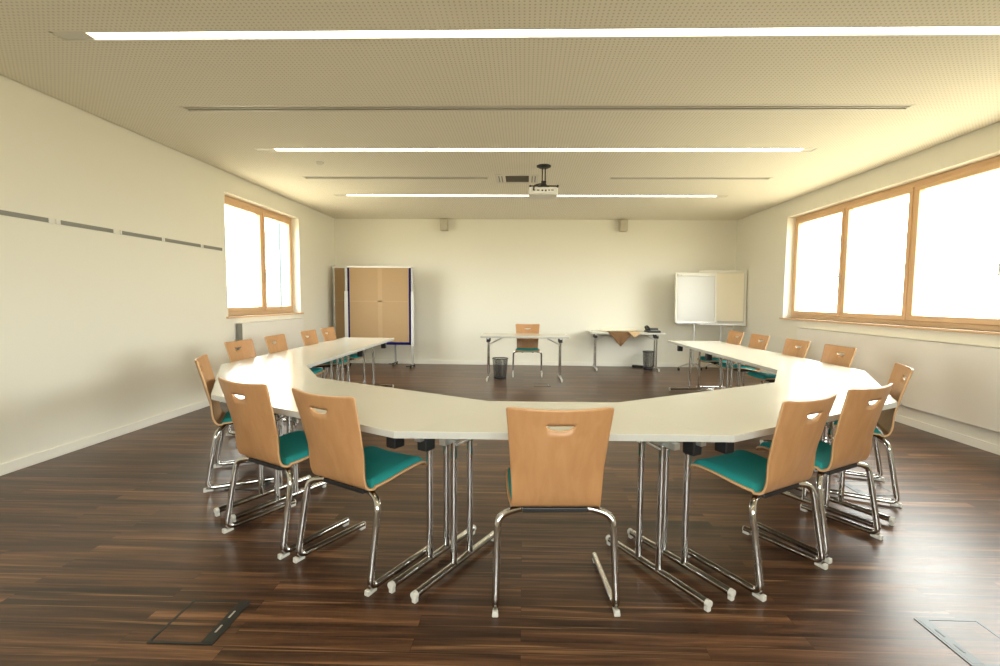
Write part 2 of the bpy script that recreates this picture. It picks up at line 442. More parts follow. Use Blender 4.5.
def slot(S, label):
    x0, x1, y0, y1 = S
    t = thing('ceiling_vent', label, 'air vent', ((x0+x1)/2, (y0+y1)/2, H), 0, 'slot vents in the ceiling')
    w = (x1-x0)/2; d = (y1-y0)/2
    f = MB()
    f.box((-w-.015, -d-.012, -.003), (w+.015, -d+.012, .002)); f.box((-w-.015, d-.012, -.003), (w+.015, d+.012, .002))
    f.box((-w-.015, -d, -.003), (-w+.003, d, .002)); f.box((w-.003, -d, -.003), (w+.015, d, .002))
    f.box((-w, -.006, -.002), (w, .006, .012))
    f.build('frame', M['housing'], t)
    MB().box((-w, -d, .03), (w, d, .034)).build('dark_duct', M['greygrille'], t)
    n = int(2*w/.05)
    gx = [-w+2*w*k/(2*n+1) for k in range(2*n+2)]; gy = [-d+.002, -d+.012, -.008, .008, d-.012, d-.002]
    MB().grid([[(x, y, .012) for x in gx] for y in gy], lambda i, j: i in (0, 2, 4) or j % 2 == 0).build('grille', M['vent'], t, solid=.003)
slot(SLOTS[0], 'long slot vent between the two nearer light strips')
slot(SLOTS[1], 'short slot vent on the side of the small two-pane window')
slot(SLOTS[2], 'short slot vent on the side of the long window band')

x0, x1, y0, y1 = GRILLE
t = tag(D.objects.new('air_grille', None), 'square ceiling air grille with dark slats beside the projector mount', 'air grille')
COL.objects.link(t); t.location = ((x0+x1)/2, (y0+y1)/2, H)
w, d = (x1-x0)/2, (y1-y0)/2; mg = .13
f = MB()
f.box((-w-mg, -d-.06, -.006), (w+mg, -d, 0)); f.box((-w-mg, d, -.006), (w+mg, d+.06, 0))
f.box((-w-mg, -d, -.006), (-w, d, 0)); f.box((w, -d, -.006), (w+mg, d, 0))
f.build('frame', M['housing'], t, bevel=.002)
for s in (-1, 1):
    for k in (.045, .085): MB().box((s*(w+k)-.006, -d+.02, -.0075), (s*(w+k)+.006, d-.02, -.006)).build('side_slit', M['greygrille'], t)
f = MB(); f.box((-w, -d, .05), (w, d, .055))
for i in range(12):
    y = -d+2*d*(i+.5)/12; f.box((-w, y-.002, .0), (w, y+.002, .03))
f.build('slat', M['vent'], t)

t = tag(MB().lathe([(0, -.03), (.03, -.03), (.045, -.018), (.048, 0), (0, 0)], 20).build('smoke_detector', M['housing'], smooth=40), 'small round detector on the ceiling towards the two-pane window', 'smoke detector')
t.location = (-2.484, 5.813, H-.0005)

# projector
t = thing('projector', 'white projector hanging from the ceiling on a black mount', 'projector', (.224, 5.97, H))
MB().lathe([(0, 0), (.088, 0), (.088, -.012), (.05, -.03), (0, -.03)], 24).build('ceiling_plate', M['black'], t, smooth=40)
f = MB(); f.cyl((-.018, 0, -.02), (-.018, 0, -.19), .008); f.cyl((.018, 0, -.02), (.018, 0, -.19), .008)
f.build('pole', M['darkmetal'], t, smooth=40)
f = MB(); f.box((-.03, -.03, -.215), (.03, .03, -.185)); f.cyl((0, 0, -.215), (0, 0, -.25), .03, 14, .05)
for sx, sy in ((-1, -1), (1, -1), (-1, 1), (1, 1)):
    f.bar((0, -.02, -.245), (sx*.17, -.02+sy*.10, -.272), .026, .012); f.cyl((sx*.17, -.02+sy*.10, -.262), (sx*.17*.93, -.02+sy*.10, -.290), .014)
f.build('mount_bracket', M['black'], t, bevel=.003)
pb = MB().box((-.185, -.16, -.385), (.165, .11, -.288)).build('body', M['proj'], t, bevel=.018, smooth=40)
for k, (x, w, hh) in enumerate([(-.12, .03, .012), (-.07, .03, .012), (-.02, .022, .018), (.02, .022, .018), (.06, .02, .012), (.10, .03, .01)]):
    MB().box((x-w/2, -.162, -.322-hh), (x+w/2, -.1595, -.322)).build('port', M['black'], pb)
f = MB(); f.cyl((-.06, .105, -.335), (-.06, .13, -.335), .04, 20); f.build('lens', M['darkmetal'], pb, smooth=40)
f = MB()
for i in range(7): f.box((.1645, -.12+i*.03, -.36), (.166, -.105+i*.03, -.31))
f.build('air_slot', M['greygrille'], pb)
MB().tube([(-.01, -.02, -.22), (-.07, -.10, -.245), (-.12, -.175, -.28), (-.125, -.166, -.33)], .009, 8, .05).build('cable', M['black'], t, smooth=60)

# loudspeakers on the end wall
def loudspeaker(x, label):
    t = thing('loudspeaker', label, 'loudspeaker', (x, YB, 2.86), 0, 'wall loudspeakers')
    MB().box((-.075, -.17, -.115), (.075, -.03, .115)).build('cabinet', M['spk'], t, bevel=.012)
    MB().box((-.062, -.176, -.10), (.062, -.17, .10)).build('front_grille', M['greygrille'] if 0 else M['spk'], t, bevel=.002)
    MB().box((-.03, -.03, -.06), (.03, 0, .06)).build('wall_mount', M['rail'], t)
    return t
loudspeaker(-1.64, 'small grey loudspeaker high on the end wall, nearer the pinboards')
loudspeaker(1.98, 'small grey loudspeaker high on the end wall, nearer the flip charts')

# ------------------------------------------------------------------ left wall: magnetic rail strips, radiators
segs = [(2.55, 3.36), (3.42, 3.865), (3.965, 4.485), (4.58, 5.095), (5.135, 5.715), (5.76, 6.125)]
ll = ['grey magnetic wall strip nearest the viewer, cut by the picture edge', 'grey magnetic wall strip second from the picture edge',
      'grey magnetic wall strip third from the picture edge', 'grey magnetic wall strip third from the two-pane window',
      'grey magnetic wall strip second from the two-pane window', 'short grey magnetic wall strip beside the two-pane window']
for (a, c), lb in zip(segs, ll):
    z = 1.975
    t = thing('magnetic_rail', lb, 'magnetic strip', (XL, (a+c)/2, z), 0, 'magnetic strips along the wall')
    hl = (c-a)/2
    f = MB(); f.box((0, -hl, -.018), (.010, hl, .018)); f.box((.010, -hl, -.003), (.013, hl, .003)); f.build('strip', M['rail'], t, bevel=.002)
    for s in (-1, 1):
        cw = .036 if c < 4.5 else .016
        MB().box((0, min(s*hl, s*(hl+cw)), -.021), (.014, max(s*hl, s*(hl+cw)), .021)).build('end_cap', M['white'], t, bevel=.003)

def radiator(name, label, X, s, y0, y1, z0, z1, dep, grille):
    t = thing(name, label, 'radiator', (X, (y0+y1)/2, z0), 0)
    hl = (y1-y0)/2; hh = z1-z0; q = lambda a: s*a
    bx = lambda b_, a, c, y_0, y_1, zz0, zz1: b_.box((min(q(a), q(c)), y_0, zz0), (max(q(a), q(c)), y_1, zz1))
    f = MB(); bx(f, dep-.012, dep, -hl, hl, 0, hh); bx(f, .002, dep, -hl+.03, hl-.03, hh-.012, hh); f.build('front_panel', M['white'], t, bevel=.004)
    f = MB(); bx(f, .025, dep-.014, -hl+.006, -hl+.03, .03, hh-.014); f.build('side_grille', grille, t)
    f = MB(); bx(f, .025, dep-.014, hl-.03, hl-.006, .03, hh-.014); f.build('side_grille', grille, t)
    f = MB(); bx(f, .03, dep-.025, -hl+.06, hl-.06, .04, hh-.05); f.build('core', M['greygrille'], t)
    for y in (-hl*.6, hl*.6):
        f = MB(); bx(f, .001, .03, y-.02, y+.02, .1, hh-.1); f.build('wall_mount', M['greygrille'], t)
radiator('radiator', 'white flat radiator beneath the two-pane window', XL, 1, 6.36, 8.15, .20, 1.01, .11, M['rail'])
radiator('radiator', 'long white flat radiator panel beneath the window band', XR, -1, 3.2, 7.45, .22, .965, .075, M['white'])

# exterior facade element seen through the far pane of the small window
tag(MB().box((-4.60, 8.86, -.2), (-4.255, 8.92, 3.4)).build('exterior_blue_panel', M['bluepanel']), 'pale blue facade panel outside the two-pane window', 'facade panel', None, 'structure')

# ------------------------------------------------------------------ floor boxes
FBL = {}
def floor_box(x, y, flap_side, label, w=.262, d=.268):
    t = thing('floor_outlet_box', label, 'floor outlet', (x, y, 0), 0, 'floor outlet boxes')
    f = MB(); b_ = .011; z = .003
    f.box((0, 0, 0), (w, b_, z)); f.box((0, d-b_, 0), (w, d, z)); f.box((0, b_, 0), (b_, d-b_, z)); f.box((w-b_, b_, 0), (w, d-b_, z))
    f.build('frame', M['darkmetal'], t)
    fw = .042
    a, c = (w-b_-fw, w-b_) if flap_side > 0 else (b_, b_+fw)
    fl = MB().box((a, b_, 0), (c, d-b_, .0035)).build('cable_flap', M['darkmetal'], t)
    for k in (.33, .66):
        MB().box(((a+c)/2-.004, d*k-.022, .0035), ((a+c)/2+.004, d*k+.022, .0042)).build('finger_slot', M['alu'] if flap_side > 0 else M['black'], fl)
    la, lc = (b_, a) if flap_side > 0 else (c, w-b_)
    MB().box((la+.001, b_+.001, 0), (lc-.001, d-b_-.001, .002)).build('lid', M['floor'], t)
floor_box(-1.463, 1.733, 1, 'dark-framed floor outlet box in the open floor on the magnetic-rail side')
floor_box(1.688, 1.735, -1, 'floor outlet box cut off by the picture corner, on the window-band side')
floor_box(-2.10, 3.215, 1, 'floor outlet box under the chairs on the magnetic-rail side')
floor_box(2.39, 3.33, -1, 'floor outlet box under the chairs on the window-band side')
floor_box(.170, 7.40, 1, 'floor outlet box in front of the single desk')

# ------------------------------------------------------------------ tables
G0 = Vector((.1925, 2.2037)); GR = .0157
def g2(x, y):
    c, s = math.cos(GR), math.sin(GR); return (G0.x+c*x-s*y, G0.y+s*x+c*y)
TZ = .73; TT = .034

def table(label, poly, frames, name='conference_table', top=TZ, group='conference tables set in a horseshoe'):
    """poly: outline in world XY. frames: list of (origin, along, inward): foot starts at origin and runs along; inward = towards table middle (for the brace)"""
    cx = sum(p[0] for p in poly)/len(poly); cy = sum(p[1] for p in poly)/len(poly)
    t = thing(name, label, 'table', (cx, cy, 0), 0, group)
    pl = [(x-cx, y-cy) for x, y in poly]
    tt = MB().prism(pl, top-.004, top).build('tabletop', M['top'], t)
    MB().prism(pl, top-TT, top-.004).build('edge_band', M['edge'], tt)
    for o, u, n, ups, fl, *more in frames:
        boxes, br = (more+[[(a, 0) for a in ups], (.14, .26)])[:2] if len(more) != 1 else (more[0], (.14, .26))
        o = Vector((o[0]-cx, o[1]-cy, 0)); u = Vector((*u, 0)).normalized(); n = Vector((*n, 0)).normalized()
        zf = .034
        lf = MB().cyl(o+u*fl[0]+Vector((0, 0, zf)), o+u*fl[1]+Vector((0, 0, zf)), .0175, 14).build('leg_frame', M['chrome'], t, smooth=40)
        for e, s in ((fl[0], -1), (fl[1], 1)):
            p = o+u*e
            c = MB(); c.cyl(p-u*s*.016+Vector((0, 0, zf)), p+u*s*.005+Vector((0, 0, zf)), .0182, 14)
            c.bar(p-u*s*.020+Vector((0, 0, .010)), p+u*s*.003+Vector((0, 0, .010)), .022, .020)
            c.build('foot_cap', M['glide'], lf, bevel=.003)
        for a in ups:
            p = o+u*a
            MB().cyl(p+Vector((0, 0, zf)), p+Vector((0, 0, top-TT-.02)), .0165, 14).build('upright', M['chrome'], lf, smooth=40)
            MB().cyl(p+Vector((0, 0, top-TT-br[0])), p+n*br[1]+Vector((0, 0, top-TT-.008)), .005, 8).build('brace', M['alu'], lf)
        for a, nn in boxes:
            p = o+u*a+n*nn; hh = .088 if nn == 0 else .070
            c = MB(); zc = top-TT-hh/2-.0015
            c.bar(p-u*.035+Vector((0, 0, zc)), p+u*.035+Vector((0, 0, zc)), .062, hh)
            c.build('hinge_housing', M['black'], lf, bevel=.008)
        a = o+u*(ups[0]-.09)+Vector((0, 0, top-TT-.018)); c_ = o+u*(ups[1]+.22)+Vector((0, 0, top-TT-.018))
        MB().bar(a, c_, .035, .03).build('top_rail', M['alu'], lf)
    return t

S3 = math.sqrt(3)/2
UPS, FL = (.207, .342), (-.085, .575)
def gdir(x, y):
    c, s = math.cos(GR), math.sin(GR); return (c*x-s*y, s*x+c*y)
# middle trapezoid
sl, sr = .08, .115
def seam(side, off):  # outer end of seam line shifted inwards along the front edge
    return side*(.8-off)
mid = [g2(-.8+sl+.002, 0), g2(.8-sr-.002, 0), g2(.4-sr-.002, .8*S3), g2(-.4+sl+.002, .8*S3)]
def fr(side, off, n_in, ups=UPS, fl=FL, more=()):
    # frame parallel to the slanted seam; off = shift from the corner line, measured square to it
    t_ = (-side*.5, S3); n = (side*S3, .5)
    o = (side*.8+n[0]*off, n[1]*off)
    return (g2(*o), gdir(*t_), gdir(n[0]*n_in, n[1]*n_in), ups, fl, *more)
table('cream trapezoid table in the middle of the front, behind the chair seen squarely from behind', mid,
      [fr(-1, -.195, -1, more=([], (.06, .1))), fr(1, -.25, -1, more=([], (.06, .1)))])
# slanted tables either side
for side, sm, off, lb in ((-1, sl, -.055, 'cream slanted front table on the magnetic-rail side, between the middle table and the corner table'),
                          (1, sr, -.09, 'cream slanted front table on the window-band side, between the middle table and the corner table')):
    A = (side*.8, 0); u = (side*S3, .5); n = (-side*.5, S3)
    pt = lambda a, c: g2(A[0]+u[0]*a+n[0]*c, A[1]+u[1]*a+n[1]*c)
    poly = [g2(side*(.8-sm), 0), pt(0, 0), pt(1.34-.001, 0), pt(1.34-.001, .8), pt(0, .8), g2(side*(.4-sm), .8*S3)]
    if side > 0: poly = poly[::-1]
    o2 = (A[0]+u[0]*1.247, A[1]+u[1]*1.247)
    table(lb, poly, [fr(side, off, 1, (.19, .325), FL, ([(.165, 0), (.075, .12)], (.07, .12))), (g2(*o2), gdir(*n), gdir(-u[0], -u[1]), UPS, FL)])
# corner trapezoids
for side, lb in ((-1, 'cream trapezoid corner table near the wall with the magnetic rail'), (1, 'cream trapezoid corner table near the window band')):
    A = (side*(.8+1.6*S3), .8); v = (side*.5, S3); n = (-side*S3, .5)
    pt = lambda a, c: g2(A[0]+v[0]*a+n[0]*c, A[1]+v[1]*a+n[1]*c)
    e = .001
    u = (side*S3, .5); m = (-side*.5, S3)
    ps = lambda a, c: g2(side*.8+u[0]*a+m[0]*c, u[1]*a+m[1]*c)
    poly = [ps(1.34, 0), pt(0, 0), pt(1.6-e, 0), pt(1.2-e, .8*S3), pt(.4, .8*S3), ps(1.34, .8)]
    if side > 0: poly = poly[::-1]
    # near joint runs along the slanted table's end, far joint along x
    nj = (-side*.5, S3); nin = (side*S3, .5)
    o1 = (side*.8+u[0]*1.425, u[1]*1.425)
    o2 = (A[0]+v[0]*1.6, A[1]+v[1]*1.6-.12)
    table(lb, poly, [(g2(*o1), gdir(*nj), gdir(*nin), UPS, FL), (g2(o2[0], o2[1]), gdir(-side, 0), gdir(0, -1), (.47, .61), (.2, .86))])
# straight wings
for side, nm in ((-1, 'wall with the magnetic rail'), (1, 'window band')):
    xi = side*(.8+1.6*S3); xo = side*(1.6+1.6*S3); yb = .8+1.6*S3
    for k in (0, 1):
        y0 = yb+1.6*k+.001; y1 = yb+1.6*(k+1)-.001
        poly = [g2(xi, y0), g2(xo, y0), g2(xo, y1), g2(xi, y1)]
        lb = ('cream straight table along the %s, joined to the corner table' if k == 0 else 'cream straight table at the far free end along the %s') % nm
        table(lb, poly, [(g2(xi, y0+(.10 if k else .06)), gdir(side, 0), gdir(0, 1), (.21, .35), (-.09, .57), [(.05, .0)] if k else [], (.1, .18)),
                         (g2(xi, y1-(.43 if k else .10)), gdir(side, 0), gdir(0, -1), (.21, .35), (-.09, .57), [(.05, .0)] if k else [], (.1, .18))])
# desk by the end wall
def desk(label, x0, x1, y0, y1, top, rz, ups, fl):
    c, s = math.cos(rz), math.sin(rz); cx, cy = (x0+x1)/2, (y0+y1)/2
    w = lambda x, y: (cx+c*(x-cx)-s*(y-cy), cy+s*(x-cx)+c*(y-cy)); dr = lambda x, y: (c*x-s*y, s*x+c*y)
    return table(label, [w(x0, y0), w(x1, y0), w(x1, y1), w(x0, y1)],
          [(w(x0+.115, y0), dr(0, 1), dr(1, 0), ups, fl), (w(x1-.115, y0), dr(0, 1), dr(-1, 0), ups, fl)], 'folding_desk', top, 'desks by the end wall')
desk('cream folding desk standing alone with a chair behind it', -.725, .745, 7.89, 8.62, .752, .01, (.25, .42), (-.09, .57))
desk('folding desk against the end wall with kraft paper hanging over its edge', 1.305, 2.725, 9.19, 9.82, .745, -.012, (.2, .36), (-.03, .5))

# ------------------------------------------------------------------ chair
def catmull(P, n):
    out = []
    for i in range(len(P)-1):
        p0 = P[max(i-1, 0)]; p1 = P[i]; p2 = P[i+1]; p3 = P[min(i+2, len(P)-1)]
        for k in range(n):
            t = k/n
            out.append(tuple(.5*((2*b)+(-a+c)*t+(2*a-5*b+4*c-d)*t*t+(-a+3*b-3*c+d)*t**3) for a, b, c, d in zip(p0, p1, p2, p3)))
    out.append(P[-1]); return out
# (y, z, half width)
PROF = [(.462, .450, .200), (.45, .467, .209), (.40, .478, .214), (.30, .472, .215), (.20, .458, .212), (.13, .449, .206), (.090, .448, .199),
        (.063, .460, .194), (.046, .49, .1935), (.030, .535, .195), (.014, .59, .197), (-.007, .66, .201), (-.028, .75, .2075), (-.046, .82, .2135), (-.059, .87, .218), (-.069, .909, .2215)]
def smooth01(a, b, x):
    t = min(max((x-a)/(b-a), 0), 1); return t*t*(3-2*t)
def shell_pt(y, z, w, u):
    sb = smooth01(.46, .66, z) if y < .09 else 0.; st = 1. if y > .1 else 0.
    return (u*w, y+.036*u*u*sb, z+.010*u*u*st)
def build_shell():
    rows = catmull(PROF, 4)
    zt = .842           # top of the hand hole
    # replace the rows near the hole by two special rows
    rows = [r for r in rows if not (zt-.052 < r[1] < zt+.014)]
    low = [r for r in rows if r[1] <= zt-.05]; hi = [r for r in rows if r[1] > zt]
    def at(z):
        full = catmull(PROF, 12)
        for a, b_ in zip(full, full[1:]):
            if a[1] <= z <= b_[1] and a[1] > .6:
                t = (z-a[1])/(b_[1]-a[1]); return tuple(p+(q-p)*t for p, q in zip(a, b_))
        return full[-1]
    us = [-1, -.97, -.9, -.75, -.6, -.45, -.33] + [-.27+.54*k/14 for k in range(15)] + [.33, .45, .6, .75, .9, .97, 1]
    uh = .272
    F = []
    for y, z, w in low: F.append([shell_pt(y, z, w, u) for u in us])
    rowB, rowA = [], []
    for u in us:
        d = .004
        if abs(u) < uh: d = .004+.022*math.sqrt(max(0, 1-(u/uh)**2))**1.1
        p = at(zt-d); rowB.append(shell_pt(*p, u)); p = at(zt); rowA.append(shell_pt(*p, u))
    F.append(rowB); iB = len(F)-1; F.append(rowA)
    for y, z, w in hi: F.append([shell_pt(y, z, w, u) for u in us])
    # rounded top corners and front corners
    for row, cut in ((F[-1], .004), (F[0], .012)):
        for j in (0, -1):
            x, y, z = row[j]; row[j] = (x*(1-cut/.2), y, z)
    for j, u in enumerate(us):
        a = max(0, abs(u)-.9)/.1
        for q_ in (-1, -2, -3):
            x, y, z = F[q_][j]; F[q_][j] = (x, y, z+.008*u*u*(1, .66, .33)[-q_-1])
        x, y, z = F[-1][j]; F[-1][j] = (x, y+.003*a*a, z-.006*a*a)
        x, y, z = F[0][j]; F[0][j] = (x, y-.014*a*a, z+.006*a*a)
    b = MB()
    b.grid(F, lambda i, j: not (i == iB and abs((us[j]+us[j+1])/2) < uh))
    return b
CH = thing('conference_chair', '', 'chair', (0, 0, 0), 0, 'beech plywood chairs with teal seats')
build_shell().build('plywood_shell', [M['ply'], M['plyedge']], CH, smooth=50, solid=.0115)
# upholstered pad lying in the seat
def build_pad():
    rows = [r for r in catmull(PROF, 5) if r[0] > .085 and r[1] < .49]
    rows = [r for r in rows if r[0] < .457]
    n = len(rows); us = [-1+2*k/14 for k in range(15)]
    top, bot = [], []
    for i, (y, z, w) in enumerate(rows):
        v = i/(n-1); rt, rb = [], []
        for u in us:
            ed = min(1, min(v, 1-v)/.06); eu = min(1, (1-abs(u))/.10)
            th = .0062+.022*(math.sqrt(max(0, 1-(1-ed)**2)))*(math.sqrt(max(0, 1-(1-eu)**2)))
            x, yy, zz = shell_pt(y, z, w*.955, u)
            ny = .35 if v > .85 else 0
            rt.append((x, yy+th*ny, zz+th)); rb.append((x, yy, zz+.0060))
        top.append(rt); bot.append(rb)
    b = MB(); b.grid(top); b.grid([r[::-1] for r in bot])
    for a_, c_ in ((top, bot),):
        for i in range(n-1):
            for j in (0, 14):
                b.grid([[a_[i][j], a_[i+1][j]], [c_[i][j], c_[i+1][j]]])
        for i in (0, n-1):
            for j in range(14): b.grid([[a_[i][j], a_[i][j+1]], [c_[i][j], c_[i][j+1]]])
    return b
build_pad().build('seat_pad', M['teal'], CH, smooth=60)
f = MB(); f.box((-.145, .075, .418), (.145, .115, .440)); f.box((-.11, .10, .425), (-.075, .33, .452)); f.box((.075, .10, .425), (.11, .33, .452)); f.box((-.1, .30, .43), (.1, .33, .455))
f.build('under_seat_bracket', M['black'], CH, bevel=.004)
for s in (-1, 1):
    pts = [(s*.10, .118, .427), (s*.17, .106, .424), (s*.254, .070, .408), (s*.262, .004, .026), (s*.252, .43, .026)]
    lg = MB().tube(pts, .0162, 14, [.05, .075, .045]).build('leg', M['chrome'], CH, smooth=60)
    c = MB()
    c.prism([(s*.262-.014, -.017), (s*.262+.014, -.017), (s*.262+.008, .042), (s*.262-.008, .042)], 0, .0145)
    c.box((s*.262-.012, -.0175, .0), (s*.262+.012, .0, .026)); c.build('glide', M['glide'], lg, bevel=.003)
    c = MB(); c.cyl((s*.253, .40, .026), (s*.252, .438, .026), .0142, 12); c.box((s*.252-.012, .40, 0), (s*.252+.012, .436, .018)); c.build('glide', M['glide'], lg, bevel=.002)

CHAIRS = [
    (.151, 1.968, 2.8, 'beech chair seen squarely from behind, alone at the middle of the front table'),
    (-1.478, 2.488, -29.0, 'beech chair at the slanted rail-side table, further from the middle'),
    (-.925, 2.203, -29.3, 'beech chair at the slanted rail-side table, nearer the middle, teal seat jutting out'),
    (1.318, 2.248, 31.5, 'beech chair at the slanted window-side table, nearer the middle, teal seat fully in view'),
    (1.825, 2.574, 30.0, 'beech chair at the slanted window-side table, further from the middle'),
    (2.622, 3.388, 63.5, 'beech chair seen edge-on at the corner table on the window-band side'),
    (-2.32, 3.408, -63.0, 'beech chair seen edge-on at the corner table on the magnetic-rail side'),
    (-2.882, 4.775, -92, 'beech chair showing its backrest over the table on the rail side, first past the corner'),
    (-2.893, 5.50, -89.5, 'beech chair below the two-pane window, second past the corner'),
    (-2.907, 6.395, -90, 'beech chair below the two-pane window, last but one before the pinboards'),
    (-2.918, 7.06, -90.5, 'beech chair nearest the pinboards on the far end of the rail-side row'),
    (3.184, 4.91, 93, 'beech chair below the window band, first past the corner table'),
    (3.172, 5.64, 93, 'beech chair below the window band, second past the corner table'),
    (3.159, 6.495, 93, 'beech chair on the window-band side, last but one before the flip charts'),
    (3.148, 7.195, 92, 'beech chair nearest the flip charts on the far end of its row'),
    (.068, 8.70, 180.2, 'beech chair facing the viewer behind the single desk by the end wall'),
]
for i, (x, y, a, lb) in enumerate(CHAIRS):
    if i == 0:
        CH.location = (x, y, 0); CH.rotation_euler = (0, 0, R(a)); CH['label'] = lb
    else: dup(CH, (x, y, 0), R(a), lb)

# ------------------------------------------------------------------ waste baskets
def basket(x, y, r, h, label):
    t = thing('waste_basket', label, 'waste basket', (x, y, 0), 0, 'black wire mesh waste baskets')
    MB().lathe([(r*.80, .02), (r*.9, h*.5), (r, h)], 32).build('mesh_side', M['mesh'], t, smooth=60)
    MB().lathe([(0, 0), (r*.81, 0), (r*.82, .024), (0, .02)], 32).build('base', M['black'], t, smooth=40)
    MB().lathe([(r-.006, h-.008), (r+.004, h-.008), (r+.004, h+.006), (r-.006, h+.006), (r-.006, h-.008)], 32).build('rim', M['black'], t, smooth=40)
basket(-.405, 8.17, .135, .345, 'black wire mesh waste basket under the single desk')
basket(2.47, 9.44, .112, .36, 'black wire mesh waste basket under the desk against the end wall')

# ------------------------------------------------------------------ pinboards
def pinboard(x, y, rz, label, w=1.25, z0=.45, z1=1.99, blue=True):
    t = thing('pinboard', label, 'pinboard', (x, y, 0), rz, 'pinboards in the corner')
    hw = w/2
    MB().box((-hw+.035, -.012, z0+.04), (hw-.035, .012, z1-.03)).build('panel', M['kraft'], t)
    f = MB()
    mx, mz = .02, z0+.04+(z1-z0)*.52
    for k, (a, c, d, e) in enumerate([(-hw+.04, mx+.01, z0+.045, mz+.008), (mx-.006, hw-.04, z0+.045, mz), (-hw+.04, mx, mz-.004, z1-.035), (mx-.012, hw-.04, mz-.008, z1-.035)]):
        yy = -.0125-.0012*k; f.box((a, yy-.0008, d), (c, yy, e))
    f.build('kraft_sheet', M['kraft'], t)
    f = MB(); f.box((mx-.045, -.0185, z0+.05), (mx+.04, -.0178, z1-.04)); f.box((-hw+.045, -.0185, mz+.002), (hw-.045, -.0178, mz+.022)); f.build('paper_overlap', M['kraftov'], t)
    f = MB()
    f.box((-hw, -.016, z0), (-hw+.04, .016, z1-.028)); f.box((hw-.04, -.016, z0), (hw, .016, z1-.028)); f.box((-hw, -.016, z0), (hw, .016, z0+.055))
    f.build('edging', M['blue'] if blue else M['alu'], t, bevel=.003)
    MB().box((-hw-.004, -.018, z1-.03), (hw+.004, .018, z1)).build('top_rail', M['white'], t, bevel=.003)
    for s in (-1, 1):
        hw = w/2 if blue else w/2-.075; pw = .026 if s < 0 else .017; yo = 0. if blue else .034
        p = MB(); p.box((s*(hw+.026)-pw, yo-.014, .05), (s*(hw+.026)+pw, yo+.014, z1-.01)); pp = p.build('post', M['post'], t, bevel=.004)
        MB().box((s*(hw+.030)-pw-.010, yo-.019, z0-.02), (s*(hw+.030)+pw+.010, yo+.017, z0+1.05)).build('sleeve', M['sleeve'], pp, bevel=.004)
        q = MB(); q.bar((s*(hw+.022), -.16, .05), (s*(hw+.022), .16, .05), .04, .022); q.bar((s*(hw+.022)-.10*(s > 0), -.12, .042), (s*(hw+.022)+.02, -.12, .042), .03, .02)
        q.build('foot', M['darkmetal'], pp, bevel=.004)
        for e in (-1, 1):
            cst = MB(); cst.cyl((s*(hw+.022)-.012, e*.14, .022), (s*(hw+.022)+.012, e*.14, .022), .022, 14); cst.cyl((s*(hw+.022), e*.14, .02), (s*(hw+.022), e*.14, .05), .008)
            cst.build('caster', M['black'], pp, smooth=40)
    return t
pinboard(-2.845, 9.30, .0, 'brown kraft pinboard with navy edging in front of the other pinboard')
pinboard(-3.235, 9.62, .0, 'brown pinboard mostly hidden behind the navy-edged pinboard', 1.31, .45, 2.0, False)

# ------------------------------------------------------------------ flip charts
def flipchart(x, y, rz, w, z0, z1, label, face, kind):
    t = thing('flip_chart', label, 'flip chart', (x, y, 0), rz, 'flip charts in the corner')
    hw = w/2; tilt = Matrix.Translation((0, 0, z0)) @ Matrix.Rotation(R(-3), 4, 'X') @ Matrix.Translation((0, 0, -z0))
    bd = MB().box((-hw, -.012, z0), (hw, .012, z1), tilt).build('board', M['board'], t)
    f = MB(); e = .028
    f.box((-hw-.006, -.02, z0), (-hw+e, .016, z1), tilt); f.box((hw-e, -.02, z0), (hw+.006, .016, z1), tilt); f.box((-hw, -.02, z0), (hw, .016, z0+e), tilt); f.box((-hw, -.02, z1-e), (hw, .016, z1), tilt)
    f.build('board_frame', M['housing'], bd, bevel=.004)
    f = MB(); f.box((-hw+.03, -.05, z1-.065), (hw-.03, -.02, z1-.03), tilt); f.cyl(tilt @ Vector((-hw+.1, -.05, z1-.048)), tilt @ Vector((-hw+.1, -.065, z1-.048)), .014); f.cyl(tilt @ Vector((hw-.1, -.05, z1-.048)), tilt @ Vector((hw-.1, -.065, z1-.048)), .014)
    f.build('paper_clamp', M['housing'], t, bevel=.004)
    MB().box((-hw+.04, -.022, z0+.07), (hw-.04, -.0205, z1-.05), tilt).build('paper_pad', face, t)
    f = MB(); f.box((-hw, -.075, z0-.012), (hw, -.012, z0)); f.box((-hw, -.079, z0-.012), (hw, -.075, z0+.02)); f.build('pen_tray', M['alu'], t, bevel=.002)
    f = MB(); f.cyl((0, .035, .10), (0, .035, z1-.35), .017); f.build('pole', M['alu'], t, smooth=40)
    for k in range(3):
        a = R(-90+120*k)
        lg = MB().tube([(0, .035, .16), (.10*math.cos(a), .035+.10*math.sin(a), .15), (.26*math.cos(a), .035+.26*math.sin(a), .07)], .014, 10, .08).build('leg', M['alu'], t, smooth=60)
        c = MB(); px, py = .26*math.cos(a), .035+.26*math.sin(a); c.cyl((px-.013, py, .028), (px+.013, py, .028), .028, 14); c.cyl((px, py, .03), (px, py, .07), .008)
        c.build('caster', M['black'], lg, smooth=40)
    return t
flipchart(3.28, 9.20, R(6), .80, .95, 1.90, 'whiteboard flip chart with a blank white face, standing in front of the other one', M['board'], 0)
flipchart(3.84, 9.36, R(-14), .84, .91, 1.97, 'flip chart with cream paper, half hidden behind the white one', M['paper'], 1)

